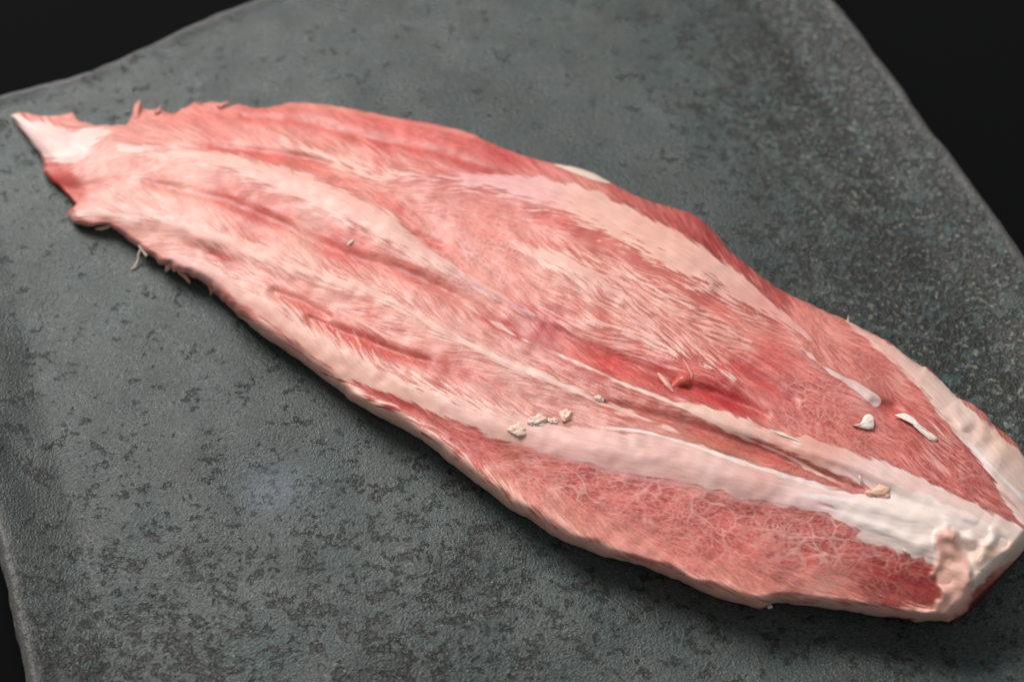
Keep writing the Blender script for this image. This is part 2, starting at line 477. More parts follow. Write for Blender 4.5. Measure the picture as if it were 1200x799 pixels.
# seams of fat: (u, v, full width); feather = how far streaks comb into the muscle (above, below)
SEAMS = dict(
  upper_streak=([(140,172,5),(180,176,10),(215,180,16),(260,189,24),(310,205,30),(360,222,36),(410,245,38),(450,266,36),(490,294,24),(530,318,14),(575,343,8),(625,370,3)], 3, 7),
  back_strip=([(470,203,4),(520,208,9),(570,213,20),(620,222,36),(660,231,42),(700,246,44),(740,266,46),(780,287,48),(815,308,48),(850,331,40),(880,349,30),(912,368,16),(950,398,5)], 2, 13),
  right_rim=([(990,374,2),(1020,395,8),(1046,412,14),(1075,436,22),(1100,460,30),(1125,488,36),(1150,514,42),(1180,548,54),(1215,590,66)], 1, 2),
  centre_line=([(545,357,2),(600,391,3),(632,406,4),(687,430,4),(730,450,4),(775,467,5),(800,474,10),(840,489,22),(875,503,22),(905,513,16),(940,523,30),(985,540,36),(1040,563,40),(1090,585,42),(1145,610,38),(1205,636,28)], 1.5, 1.2),
  mid_vein=([(135,243,8),(190,255,16),(240,272,26),(300,296,26),(360,318,20),(410,333,18),(450,347,16),(500,375,12),(540,398,9),(600,427,9),(650,447,9),(695,467,6),(740,485,4),(800,508,3)], 11, 9),
  lower_strip=([(205,302,18),(250,322,28),(290,345,34),(330,372,34),(370,402,36),(420,430,38),(470,452,34),(530,474,36),(590,498,38),(650,514,40),(700,525,46),(760,534,56),(820,545,52),(870,562,48),(925,577,36),(975,588,36),(1020,603,50),(1070,618,70)], 13, 2),
  front_rim=([(280,372,8),(320,396,18),(380,440,24),(430,474,24),(480,502,24),(520,529,22),(560,562,18),(600,592,16),(640,618,20),(680,636,18),(730,654,16),(790,673,18),(840,694,20),(890,705,20),(940,707,14),(1000,712,14),(1060,718,12),(1100,720,10)], 9, 0),
  tip=([(13,136,6),(35,150,24),(62,168,44),(82,172,40),(104,160,26),(125,154,10)], 3, 3),
  roll_vein=([(330,163,3),(380,183,8),(430,197,8),(480,204,6)], 8, 8),
  island=([(606,285,5),(630,297,16),(660,308,24),(695,325,24),(730,345,12),(760,365,4)], 9, 12),
  inner_vein=([(700,306,3),(740,325,5),(780,345,5),(830,372,5),(880,400,3)], 9, 9),
  cross_vein=([(690,375,4),(740,392,8),(790,408,10),(830,425,6),(860,445,3)], 10, 9),
  strand=([(940,408,3),(965,430,5),(985,442,6),(1005,453,9),(1020,465,10),(1027,471,7)], 0, 0),
  left_fold=([(85,255,10),(120,250,14),(160,258,16)], 4, 6),
)
# lines where fresh red lean shows in a groove: (u, v, width)
CREASES = [
  [(285,138,5),(330,142,9),(362,146,13),(400,157,13),(450,168,12),(500,177,12),(537,188,12),(575,201,7)],
  [(170,214,6),(207,222,10),(260,235,11),(325,260,11),(365,282,12),(410,300,12),(460,314,12),(500,331,13),(537,349,12),(575,374,10),(610,393,8)],
  [(322,344,10),(350,353,8),(385,372,6)], [(365,374,8),(400,389,12),(430,400,11),(465,414,9),(500,424,6)],
  [(640,382,6),(680,402,12),(720,420,16),(760,436,16),(790,447,12)], [(800,452,8),(830,460,15),(860,472,16),(895,486,9)],
  [(862,425,9),(900,448,12),(930,470,8)], [(250,172,6),(300,178,9),(345,185,10),(390,193,5)],
  [(215,284,9),(245,297,14),(268,309,9)], [(700,469,5),(760,487,13),(830,508,16),(890,528,15),(950,551,10),(1005,574,6)],
  [(1025,472,8),(1045,480,16),(1062,487,6)], [(60,212,6),(80,222,12),(110,218,9),(150,205,4)],
  [(480,272,4),(500,282,8),(520,290,4)], [(1030,672,10),(1060,682,16),(1090,688,10)],
]
# per-place lean colour, fat share, network share
ZONES = [
 (60,215,205,80,70,.2,0),(120,200,222,140,128,.5,0),(180,150,214,110,98,.35,0),(260,150,216,112,102,.4,0),(360,135,214,110,100,.45,0),(450,152,206,92,85,.35,.1),(540,168,204,92,86,.4,.1),
 (600,192,190,75,72,.25,0),(180,200,220,135,122,.45,0),(280,225,205,102,92,.4,0),(420,205,210,115,103,.5,0),(470,240,208,100,90,.5,.2),
 (520,265,210,110,100,.5,.6),(580,295,210,105,95,.5,.8),(560,330,212,110,100,.5,.6),(640,320,212,115,100,.5,.3),(690,345,210,110,98,.5,.1),(650,270,206,100,90,.45,0),
 (720,300,206,102,92,.45,0),(790,335,208,108,98,.5,0),(740,385,208,112,102,.55,0),(820,390,206,104,94,.45,.1),(870,385,208,118,106,.5,0),(880,435,194,80,76,.25,.1),
 (950,385,204,108,98,.3,.35),(1000,425,200,98,90,.28,.35),(1070,470,194,88,82,.22,0),(960,480,190,84,80,.3,.7),(1010,510,184,78,72,.25,.4),
 (1100,540,178,74,68,.2,.35),(1170,590,172,70,64,.18,.2),(640,388,196,82,84,.35,0),(720,425,200,76,72,.3,0),(790,440,192,62,60,.12,0),(850,465,186,52,54,.12,0),
 (300,252,208,96,86,.3,0),(400,290,204,92,84,.3,0),(220,245,224,150,136,.55,0),(350,292,222,150,136,.6,0),(450,328,214,124,112,.5,0),(560,385,208,108,98,.45,0),
 (650,420,204,106,98,.45,0),(730,465,192,98,88,.3,0),(850,520,184,100,86,.15,0.2),(950,560,180,94,82,.15,.3),(350,350,214,112,100,.4,0),(420,380,208,100,90,.35,0),
 (500,405,206,102,92,.45,0),(600,450,206,126,114,.35,0),(680,485,202,122,110,.3,0),(780,512,196,118,106,.28,.2),(460,470,200,80,76,.15,0),(550,515,200,78,75,.2,.35),
 (620,560,200,86,80,.25,.5),(680,570,198,80,77,.16,.9),(760,590,198,82,79,.16,1),(850,635,200,84,80,.18,1),(880,600,198,88,82,.18,.7),(950,640,198,80,76,.14,.8),
 (1040,660,172,58,55,.1,.5),(1075,690,172,60,56,.15,.2),(600,575,218,122,104,.25,0),(660,610,218,130,114,.35,.1),(740,635,214,118,106,.35,.3),(850,675,212,115,104,.3,.5),(960,690,214,122,110,.35,.2),
 (740,235,180,84,78,.05,0),(800,258,176,74,70,.05,0),(850,295,168,60,60,0,0),(900,340,176,76,70,.05,0),(830,280,150,48,48,0,0)]
FATC = [(20,140,226,214,210),(60,165,226,200,194),(50,200,232,222,216),(110,160,226,216,210),(85,255,226,190,178),(260,190,230,194,180),(400,250,228,190,176),
 (520,310,222,186,176),(560,210,222,178,178),(620,215,226,184,182),(700,245,230,192,178),(780,290,228,190,174),(850,330,226,186,174),(900,365,222,170,162),
 (1010,390,226,184,172),(1060,425,222,196,184),(1120,480,224,208,196),(1170,520,226,204,186),(1150,540,228,216,210),(1000,450,222,208,204),(300,300,230,186,170),(450,347,230,190,174),
 (600,427,224,188,178),(840,490,228,200,186),(950,530,222,178,164),(1050,565,226,206,198),(1090,585,228,212,204),(250,322,230,192,182),(350,390,228,188,172),(450,440,228,190,174),(560,488,226,190,178),
 (680,520,224,190,182),(760,535,222,192,184),(850,560,222,196,188),(950,580,226,206,202),(1000,595,230,216,214),(1080,615,228,214,210),(1150,640,226,214,206),(430,478,230,198,178),(560,565,230,196,178),
 (700,645,230,188,174),(860,698,222,182,164),(960,706,216,186,172),(1060,718,220,176,160),(680,320,228,188,174),(760,400,226,186,174),(560,280,226,178,164),(760,590,224,158,148),(860,640,224,160,148),(960,490,218,158,148)]

def idw(samples, cols, power=3.0, eps=14.0):
    arr = np.array(samples, float)
    acc = [np.zeros(cu.shape) for _ in range(cols)]; wsum = np.zeros(cu.shape)
    for s_ in arr:
        w = 1.0/(((cu - s_[0])**2 + (cv - s_[1])**2) + eps*eps)**(power/2*1.2)
        wsum += w
        for k in range(cols): acc[k] += w*s_[2+k]
    return [a_/wsum for a_ in acc]

def conv_cols(samples, extra):
    out = []
    for s_ in samples:
        out.append((s_[0], s_[1], *s2l(s_[2:5]), *s_[5:5+extra]))
    return out
zl = idw(conv_cols(ZONES, 2), 5)
LEAN = np.stack([up(z_) for z_ in zl[:3]], -1)*np.array((1.06, 1.20, 1.18)); DENS = up(zl[3]); NET = up(zl[4])
fl_ = idw(conv_cols(FATC, 0), 3)
FATCOL = np.stack([up(z_) for z_ in fl_], -1)*np.array((1.04, 0.895, 0.88))
FATCOL = FATCOL*(1 - (0.16*sstep(460, 200, gu)*sstep(110, 160, gu))[..., None]*np.array((0.5, 1.0, 1.0)))

# fibre direction: chevrons off each seam
dirs = []
for name, (pts, fa, fb) in SEAMS.items():
    p_ = dense(pts, 24.0)
    for i in range(len(p_) - 1):
        th = math.atan2(p_[i+1][1] - p_[i][1], p_[i+1][0] - p_[i][0])
        nx, ny = -math.sin(th), math.cos(th)
        o_ = p_[i][2]/2 + 12
        x_, y_ = (p_[i][:2] + p_[i+1][:2])/2
        dirs.append((x_ + nx*o_, y_ + ny*o_, math.cos(2*(th - R(21))), math.sin(2*(th - R(21)))))
        dirs.append((x_ - nx*o_, y_ - ny*o_, math.cos(2*(th + R(27))), math.sin(2*(th + R(27)))))
        dirs.append((x_, y_, math.cos(2*th), math.sin(2*th)))
for (x_, y_, an_) in ((700,290,14),(760,320,8),(820,372,6),(650,272,14),(860,405,16),(600,250,22),(560,235,18),(630,312,54),(660,325,58),(700,332,62),(740,352,62),(690,345,60),(770,370,50),
        (650,362,18),(700,388,12),(740,404,18),(765,432,36),(800,415,50),(640,400,42),(700,430,44),(560,362,46),(760,447,44),(500,315,50),(600,410,44),(650,432,44),(550,375,48),
        (480,385,8),(540,420,4),(600,450,4),(440,372,10),(390,350,12),(430,407,58),(480,432,54),(540,455,44),(390,390,60),(480,474,22),(530,500,18),(600,535,10),(560,520,14),
        (560,550,64),(600,580,62),(640,605,54),(690,630,44),(750,650,34),(1000,400,22),(1060,440,34),(1100,500,48),(1040,520,16),(960,450,22),(920,400,20),(400,178,58),(450,192,50),(360,172,56),
        (420,215,4),(460,222,-6),(380,205,8),(500,235,-4),(470,262,30),(300,250,40),(350,272,50),(400,292,48),(330,330,55),(280,270,55),(380,318,52),(900,440,30),(850,440,40),
        (800,620,8),(880,640,6),(960,650,8),(720,590,14),(1040,670,20)):
    for _ in range(3): dirs.append((x_, y_, math.cos(2*R(an_)), math.sin(2*R(an_))))
c2, s2 = idw(dirs, 2, power=3.0, eps=10.0)
wob = up(gnoise(16, 61)[::CO, ::CO]*0.07)
ANG = 0.5*np.arctan2(up(s2), up(c2)) + wob

def lic(noise, length, step=1.0, hp=14):
    vx, vy = np.cos(ANG).astype(np.float32), np.sin(ANG).astype(np.float32)
    acc = noise.copy(); wt = 1.0
    n_ = int(length*SS/step)
    for sgn in (1, -1):
        px_, py_ = gx.astype(np.float32), gy.astype(np.float32)
        hx, hy = vx*sgn, vy*sgn
        for k in range(n_):
            px_ = px_ + hx*step; py_ = py_ + hy*step
            ix = np.clip((px_ + .5).astype(np.int32), 0, W_-1); iy = np.clip((py_ + .5).astype(np.int32), 0, H_-1)
            f = iy*W_ + ix
            nx, ny = vx.ravel()[f], vy.ravel()[f]
            dot = np.where(nx*hx + ny*hy < 0, -1, 1).astype(np.float32)
            hx, hy = nx*dot, ny*dot
            w = 0.5 + 0.5*math.cos(math.pi*(k + 1)/(n_ + 1))
            acc = acc + noise.ravel()[f]*w
            wt += w
    acc = acc - gblur(acc, max(14, hp)*SS)
    return acc/acc.std()
L1 = lic(gnoise(0.5, 71).astype(np.float32), 13)
L2 = lic(gnoise(1.1, 72).astype(np.float32), 14)
L3 = lic(gnoise(0.45, 73).astype(np.float32), 4)
L4 = lic(gnoise(3.4, 74).astype(np.float32), 26, 2.0, 36)
STREAK = 0.90*L1 + 0.42*L2 + 0.2*L3
STREAK /= STREAK.std()

GN5 = gnoise(5, 80); GN4 = gnoise(4, 81)
FAT = np.zeros((H_, W_)); SEAMH = np.zeros((H_, W_)); NEARS = np.full((H_, W_), 1e9)
seam_sd = {}
for name, (pts, fa, fb) in SEAMS.items():
    us = [p_[0] for p_ in pts]; vs_ = [p_[1] for p_ in pts]
    x0, x1 = max(0, int((min(us)-80)*SS)), min(W_, int((max(us)+80)*SS))
    y0, y1 = max(0, int((min(vs_)-80)*SS)), min(H_, int((max(vs_)+80)*SS))
    sl_ = np.s_[y0:y1, x0:x1]
    d_, w_, sd_, an_, pos_ = poly_dist(pts, gu[sl_], gv[sl_])
    sdist = d_ - w_/2
    amp = np.where(sd_ > 0, fb, fa)
    amp = amp*np.clip(w_/6, 0.25, 1)
    if name == 'mid_vein': amp = amp*(1 - 0.75*sstep(470, 560, gu[sl_]))
    if name == 'lower_strip': amp = amp*(1 - 0.9*sstep(540, 680, gu[sl_]))
    st = STREAK[sl_]
    edge = sdist - amp*(0.45*st + 0.18*L4[sl_] - 0.05) - 1.2*GN5[sl_]
    soft = 1.1 + 0.38*amp
    f = 1 - sstep(-soft, soft, edge)
    FAT[sl_] = np.maximum(FAT[sl_], f)
    SEAMH[sl_] = np.maximum(SEAMH[sl_], np.clip(w_/30, .25, 1)*np.exp(-0.5*np.clip(d_/(w_/2 + 2.5), 0, 9)**2))
    far = np.where(w_ > 7, sdist, sdist + 8)
    NEARS[sl_] = np.minimum(NEARS[sl_], far)
    full = np.full((H_, W_), 1e3, np.float32); full[sl_] = sdist + 0.8*GN4[sl_]
    seam_sd[name] = full

def crop(pts, m_):
    us = [p_[0] for p_ in pts]; vs_ = [p_[1] for p_ in pts]
    return np.s_[max(0, int((min(vs_)-m_)*SS)):min(H_, int((max(vs_)+m_)*SS)), max(0, int((min(us)-m_)*SS)):min(W_, int((max(us)+m_)*SS))]
DEEP = np.zeros((H_, W_)); GROOVE = np.zeros((H_, W_))
for ci, pts in enumerate(CREASES):
    gk = {0: .8, 1: .65, 4: .6, 8: .4, 13: .1, 11: .5, 6: .6}.get(ci, 1.0)
    sl_ = crop(pts, 45)
    d_, w_, sd_, an_, pos_ = poly_dist(pts, gu[sl_], gv[sl_])
    e_ = d_ - w_/2*(0.75 + 0.30*STREAK[sl_])
    DEEP[sl_] = np.maximum(DEEP[sl_], (1 - sstep(-5, 7, e_)))
    GROOVE[sl_] = np.maximum(GROOVE[sl_], gk*np.clip(w_/12, .3, 1.2)*np.exp(-0.5*(d_/(w_*0.4 + 1.5))**2))

BANDS = [[(150,208,10),(230,217,17),(300,240,20),(360,264,20),(420,287,18),(480,314,16),(540,342,12)], [(230,168,8),(310,183,12),(370,201,14),(430,226,16),(490,256,14)],
  [(190,140,10),(260,138,12),(320,130,14),(400,140,18),(480,154,20),(560,174,18),(630,194,10)], [(315,348,12),(380,380,18),(440,408,16),(500,422,14),(560,442,12),(630,464,10)],
  [(550,366,8),(640,404,18),(720,436,24),(790,452,16)], [(590,236,12),(680,266,18),(760,308,16),(820,346,16),(890,396,16),(950,440,14)], [(450,258,10),(500,284,18),(560,312,12)],
  [(60,212,12),(110,205,14),(150,190,12)], [(640,352,10),(700,372,14),(760,412,14)]]
BAND = np.zeros((H_, W_))
for pts in BANDS:
    sl_ = crop(pts, 45)
    d_, w_, _s, _a, po_ = poly_dist(pts, gu[sl_], gv[sl_])
    BAND[sl_] = np.maximum(BAND[sl_], (1 - sstep(-7, 9, d_ - w_/2*(1 + .25*STREAK[sl_])))*sstep(0, .1, po_)*(1 - sstep(.9, 1, po_)))
def worley(cell, seed, stretch, warp):
    """edge distance of a cell pattern stretched along the fibres' mean direction"""
    ca_, sa_ = math.cos(R(24)), math.sin(R(24))
    a_ = ((gu*ca_ + gv*sa_)/stretch + warp*gnoise(13, seed+1))/cell; b_ = ((-gu*sa_ + gv*ca_) + warp*gnoise(13, seed+2))/cell
    r_ = np.random.default_rng(seed)
    G = 300
    jx, jy = r_.random((G, G)), r_.random((G, G))
    ia, ib = np.floor(a_).astype(int), np.floor(b_).astype(int)
    f1 = np.full(a_.shape, 9.0); f2 = np.full(a_.shape, 9.0)
    for di in (-1, 0, 1):
        for dj in (-1, 0, 1):
            ii, jj = (ia + di), (ib + dj)
            d_ = np.hypot(ii + jx[ii % G, jj % G] - a_, jj + jy[ii % G, jj % G] - b_)
            f2 = np.where(d_ < f1, f1, np.minimum(f2, d_)); f1 = np.minimum(f1, d_)
    return (f2 - f1)*cell
wA = worley(30, 201, 1.9, 7.0); wB = worley(12.5, 211, 1.6, 4.0); wC = worley(5.6, 221, 1.35, 2.0)
thick = np.clip(1.0 + 0.4*gnoise(14, 91), 0.2, 1.6); jit = gnoise(1.8, 90)
netA = 1 - sstep(-0.8, 4.0, wA + 0.7*jit - 0.5*thick)
netB = 1 - sstep(-0.8, 3.2, wB + 0.55*jit - 0.25*thick)
netC = 1 - sstep(-0.8, 2.4, wC + 0.4*jit)
cov = np.clip(0.10 + 1.15*DENS, 0, 1)
net = np.maximum(netA*np.clip(0.80 + 0.2*gnoise(20, 94), .2, 1), netB*np.clip(0.34 + cov*0.9 + 0.2*gnoise(18, 92), 0, 1))
net = np.maximum(net, netC*np.clip(0.24 + cov*1.2 + 0.14*gnoise(10, 93), 0, 1))
net = np.clip(net + 0.12*cov + 0.07*L3, 0, 1)

dens = np.clip(DENS - 0.03 - 0.12*sstep(430, 250, gu) + 0.10*np.exp(-np.clip(NEARS, 0, 200)/9) + 0.08*L4 + 0.05*gnoise(14, 95) - 0.30*DEEP - 0.36*BAND, 0.02, .85)
hot = np.zeros((H_, W_))
for (u_, v_, ru_, rv_, k_) in ((700,335,110,55,.9),(790,400,90,50,.7),(600,270,70,45,.5),(500,510,60,35,.5),(440,385,80,35,.5),(640,430,110,35,.5),(590,585,70,30,.4),
                               (850,380,60,40,.5),(740,420,60,25,.7),(380,185,80,30,.4),(420,300,110,25,.4),(1080,540,70,50,.3)):
    hot += k_*np.exp(-(((gu-u_)/ru_)**2 + ((gv-v_)/rv_)**2))
contrast = np.clip(0.36 + 0.68*hot + 0.25*gnoise(18, 96), 0.2, 1.3)*np.clip(0.25 + 1.5*dens, 0, 0.9)*(1 - 0.5*np.clip(NET, 0, 1))
marb = np.clip(dens + 0.32*STREAK*contrast, 0, 1)
marb = 0.5*marb + 0.5*marb*marb*(3 - 2*marb)
nk = np.clip(NET, 0, 1)
FIN = np.clip(np.maximum(marb*(1 - 0.6*nk), net*np.clip(nk*1.0, 0, 0.95)*(1 - DEEP*.6)), 0, 1)
deepc = LEAN*np.array((0.88, 0.60, 0.60))
dk = ((0.85*DEEP + 0.38*BAND)*(0.85 + 0.18*L2 + 0.16*L1)).clip(0, 1)[..., None]
lean = LEAN*(1 - dk) + dk*deepc
lean *= (1 + 0.07*L3 + 0.08*L1 + 0.07*L4 + 0.05*gnoise(8, 97))[..., None].clip(.84, 1.25)
fatc = FATCOL*(1 + 0.025*L1 + 0.03*gnoise(5, 98))[..., None]
blush = np.clip(0.5*gnoise(12, 99) + 0.2 + 0.25*L4, 0, 1)[..., None]*0.2
fatc = fatc*(1 - blush) + blush*s2l((224, 150, 140))

# purple vessel line and white membrane sliver behind the back strip
d_, w_, *_r = poly_dist([(520,312,1),(550,330,2),(580,346,2.5),(612,364,4),(640,380,4),(655,388,2)], gu, gv)
ves = (1 - sstep(-1.5, 2.5, d_ - w_/2))*0.5
fin_c = 0.6*fatc + 0.4*s2l((228, 166, 150))
TIS = lean*(1 - FIN[..., None]) + fin_c*FIN[..., None]
TIS = TIS*(1 - FAT[..., None]) + fatc*FAT[..., None]
FAT = np.maximum(FAT, FIN)
TIS = TIS*(1 - ves[..., None]) + ves[..., None]*s2l((184, 104, 122))
d_, w_, *_r = poly_dist([(650,193,1),(672,199,7),(695,207,8),(714,214,2)], gu, gv)
slv = 1 - sstep(-1, 1.2, d_ - w_/2)
TIS = TIS*(1 - slv[..., None]) + slv[..., None]*s2l((226, 203, 188))

# crisp membrane lines, tendon strands and small slits: (points with width, colour, strength)
for pts_, c_, k_ in (
    ([(690,500,2),(750,505,3),(800,518,4),(850,535,4),(890,548,5),(940,563,6),(1000,581,6)], (236,220,214), .8),
    ([(590,515,3),(650,533,5),(700,548,6),(760,562,6),(812,569,6),(870,587,5),(925,592,4),(975,603,3)], (224,160,158), .6),
    ([(925,577,3),(960,582,7),(1010,592,8),(1070,606,9),(1130,622,8)], (238,226,224), .8),
    ([(950,592,3),(990,600,4),(1040,614,5)], (236,222,222), .8),
    ([(955,588,2),(980,594,4),(1008,602,2)], (186,112,116), .75),
    ([(628,404,2),(687,429,2.6),(730,449,2.6),(775,466,2.6),(820,487,3),(870,512,3),(920,533,4),(960,555,4),(1010,577,4)], (238,206,190), .8),
    ([(530,394,3),(600,426,5),(650,446,5),(694,466,4)], (232,198,182), .7),
    ([(900,502,1.5),(920,510,2.4),(942,522,1.5)], (240,218,206), .8),
    ([(698,464,2),(706,469,4),(713,472,2)], (120,58,50), .8),
    ([(712,471,1.5),(745,486,2.2),(775,497,1.5)], (230,190,176), .6),
    ([(905,385,1),(930,405,2),(955,428,2),(975,440,2)], (196,140,140), .5),
    ([(1132,531,1.5),(1150,552,3),(1172,576,3),(1200,602,2)], (190,120,112), .5),
    ([(1128,512,2),(1150,535,4),(1180,565,5),(1205,590,5)], (236,226,222), .8),
    ([(990,376,1.5),(1022,401,2.5),(1050,427,2.5),(1075,451,2.5),(1095,473,2.5),(1113,497,2.5),(1130,524,2)], (232,196,182), .7),
    ([(330,123,2),(400,130,3),(480,144,3),(545,158,3)], (222,140,128), .5)):
    sl_ = crop(pts_, 20)
    d_, w_, _s, _a, po_ = poly_dist(pts_, gu[sl_], gv[sl_])
    a_ = ((1 - sstep(-1.2, 1.5, d_ - w_/2 + 0.5*GN4[sl_]))*k_*sstep(0, .15, po_)*(1 - sstep(.85, 1, po_)))[..., None]
    TIS[sl_] = TIS[sl_]*(1 - a_) + a_*s2l(c_)

# silky sheets over the tendon end and the lumpy knob
def inside(poly, u, v):
    r_ = np.zeros(u.shape, bool); n_ = len(poly)
    for i in range(n_):
        (x1, y1), (x2, y2) = poly[i], poly[(i+1) % n_]
        c_ = ((y1 > v) != (y2 > v)) & (u < (x2-x1)*(v-y1)/((y2-y1) + 1e-9) + x1)
        r_ ^= c_
    return r_
P_TEND = [(1012,580),(1040,566),(1080,578),(1120,596),(1160,612),(1240,634),(1240,655),(1186,656),(1166,668),(1140,690),(1122,700),(1100,664),(1060,648),(1004,630),(1016,617),(985,602),(970,585)]
P_KNOB = [(1106,614),(1116,620),(1124,628),(1122,645),(1134,654),(1140,668),(1136,684),(1140,700),(1132,716),(1110,730),(1076,730),(1074,718),(1094,712),(1103,698),(1097,680),(1094,664),(1099,648),(1095,636)]
P_LOWPOINT = P_TEND
gn3 = gnoise(3, 120)
tend0 = inside(P_TEND, gu + 1.5*gn3, gv + 1.5*gnoise(3, 121)).astype(float)
tblend = sstep(960, 1060, gu)
tend = np.minimum(gblur(tend0, 1.6*SS), 0.35 + 0.65*gblur(tend0, 9*SS))
knob = gblur(inside(P_KNOB, gu + 2*gn3, gv + 2*gnoise(3, 122)).astype(float), 2.0*SS)
ptc = s2l((238, 219, 210))*(1 + 0.02*L2 + 0.02*L4)[..., None]
TIS = TIS*(1 - tend[..., None]) + tend[..., None]*ptc
kc = s2l((226, 176, 160))[None, None]*(1 + 0.06*gnoise(4, 123))[..., None]
TIS = TIS*(1 - knob[..., None]) + knob[..., None]*kc
# creamy, lumpy fat round the tendon's end
cream = np.exp(-(((gu-1165)/42)**2 + ((gv-648)/26)**2))*np.clip(0.45 + 0.5*gnoise(6, 150), 0, .9)
TIS = TIS*(1 - cream[..., None]) + cream[..., None]*s2l((233, 198, 176))
# red-brown cut face of the end, part of its shade painted into the colour
P_FACE = [(1204,638),(1192,655),(1172,674),(1150,694),(1136,709),(1130,730),(1250,730),(1250,600)]
face = gblur(inside(P_FACE, gu, gv).astype(float), 1.2*SS)
TIS = TIS*(1 - face[..., None]) + face[..., None]*s2l((84, 32, 27))*(1 + .15*gnoise(4, 125))[..., None]
lum = TIS.mean(-1)
lum_s = lum + 0.85*(lum - gblur(lum, 1.5*SS))
TIS = np.clip(TIS*np.clip(lum_s/np.maximum(lum, 1e-3), .80, 1.35)[..., None], 0.004, 0.90)

# ------------------------------------------------------------------ meat: heights (mm)
HS = [0, .04, .10, .20, .32, .45, .60, .75, .88, 1.0]
#        t=0  .2   .4   .6   .8   1
HT = [[1.5, 2.0, 2.5, 2.5, 2.0, 1.5],
      [2.5, 4.0, 4.5, 4.5, 4.0, 3.0],
      [5.0, 8.0, 9.0, 9.0, 8.0, 5.0],
      [8.0, 12., 13., 13., 12., 7.0],
      [11., 16., 17., 17., 16., 9.0],
      [13., 18., 20., 21., 20., 11.],
      [14., 20., 23., 25., 27., 12.],
      [15., 22., 26., 27., 27., 12.],
      [15., 23., 28., 28., 25., 12.],
      [15., 25., 30., 30., 26., 12.]]
HT = np.array(HT); TT = np.linspace(0, 1, 6)
rows = np.array([np.interp(tl, TT, r_) for r_ in HT])
Hm = np.stack([np.interp(sl, HS, rows[:, j]) for j in range(NT)], 1)
def blur_ax(a_, n_, ax):
    k_ = np.exp(-0.5*(np.arange(-3*n_, 3*n_+1)/n_)**2); k_ /= k_.sum()
    pad = [(0, 0), (0, 0)]; pad[ax] = (3*n_, 3*n_)
    return np.apply_along_axis(lambda r_: np.convolve(r_, k_, 'valid'), ax, np.pad(a_, pad, mode='edge'))
Hm = blur_ax(blur_ax(Hm, 18, 1), 30, 0)

def sample(f, u, v):
    x = np.clip(u*SS, 0, W_-1.001); y = np.clip(v*SS, 0, H_-1.001)
    x0 = x.astype(int); y0 = y.astype(int); fx = x - x0; fy = y - y0
    if f.ndim == 3: fx = fx[..., None]; fy = fy[..., None]
    return (f[y0, x0]*(1-fx) + f[y0, x0+1]*fx)*(1-fy) + (f[y0+1, x0]*(1-fx) + f[y0+1, x0+1]*fx)*fy

relief = 2.0*gblur(SEAMH, 2.5*SS) - 2.6*gblur(GROOVE, 1.8*SS) + 0.010*gblur(STREAK, 0.8)*(1 - .6*FAT) + 0.05*gblur(FAT, 2.0) + 0.10*gnoise(5, 130) + 0.22*gnoise(18, 131)
lump = np.clip(1.0 + 0.8*gnoise(6.5, 140), 0, 3)
for pts_, h_ in (([(930,572,10),(1010,590,16),(1080,606,22),(1150,630,26),(1200,640,26)], 1.5), ([(900,512,8),(985,540,14),(1060,570,18),(1140,606,20),(1200,628,18)], 1.8),
                 ([(985,605,8),(1040,622,14),(1090,645,18)], 0.9), ([(600,500,20),(700,525,26),(800,541,28),(900,570,22)], 1.0)):
    sl_ = crop(pts_, 60)
    d_, w_, _s, _a, po_ = poly_dist(pts_, gu[sl_], gv[sl_])
    relief[sl_] += h_*np.exp(-(d_/(w_*.62))**2)*sstep(0, .4, po_)*(1 - .7*sstep(.85, 1, po_))
relief += knob*(0.7 + 0.85*lump) + 0.02*tend*L2
# lumpy fat along the right rim
rimw = np.exp(-(((gu-1140)/60)**2 + ((gv-505)/45)**2))*(1 - sstep(-4, 4, seam_sd['right_rim']))
relief += rimw*1.6*np.clip(gnoise(7, 141), -0.6, 2)
relief += 1.3*np.exp(-(((gu-1160)/48)**2 + ((gv-645)/34)**2))*np.clip(gnoise(6, 151), -.8, 1.8)
for (u_, v_, r_, h_) in ((830,328,9,1.2),(822,322,7,.8),(835,335,6,.8),(1019,467,6,.4),(1005,455,6,.4),(985,442,5,.3)):
    relief += h_*np.exp(-(((gu-u_)**2 + (gv-v_)**2)/r_**2))
Hm = Hm + sample(relief, U, V)
clen = np.linalg.norm(Ts - Bs, axis=1)[:, None]
sm_line = smooth_noise1(NS, 14, 77)[:, None]
dfr = tl[None, :]*clen                                  # distance from the front edge
dbk = (1 - tl[None, :])*clen
wf = np.clip(Hm*1.1, 4, 17)*(1 + 0.12*sm_line)
q_ = np.clip(dfr/wf, 0, 1)
front = np.sqrt(np.clip(1 - (1 - q_)**2, 0, 1))
wb_ = 9.0
qb = np.clip(dbk/wb_, 0, 1)
back = 0.72 + 0.28*np.sqrt(np.clip(1 - (1 - qb)**2, 0, 1))
de = (1 - sl[:, None])*np.interp(tl, [0, .3, 1], [560, 480, 500])[None, :]
# end wall
qe = np.clip(de/np.interp(tl, [0, .25, .6, 1], [9, 11, 6, 5])[None, :], 0, 1)
endw = np.sqrt(np.clip(1 - (1 - qe)**2, 0, 1))
Hm = np.maximum(0.6 + 0*Hm, Hm*front*back*(0.12 + 0.88*endw))
Zm = Hm/1000.0
MP = at(U, V, Zm + 0.0006)
MC = np.concatenate([sample(TIS, U, V), np.ones((NS, NT, 1))], -1)

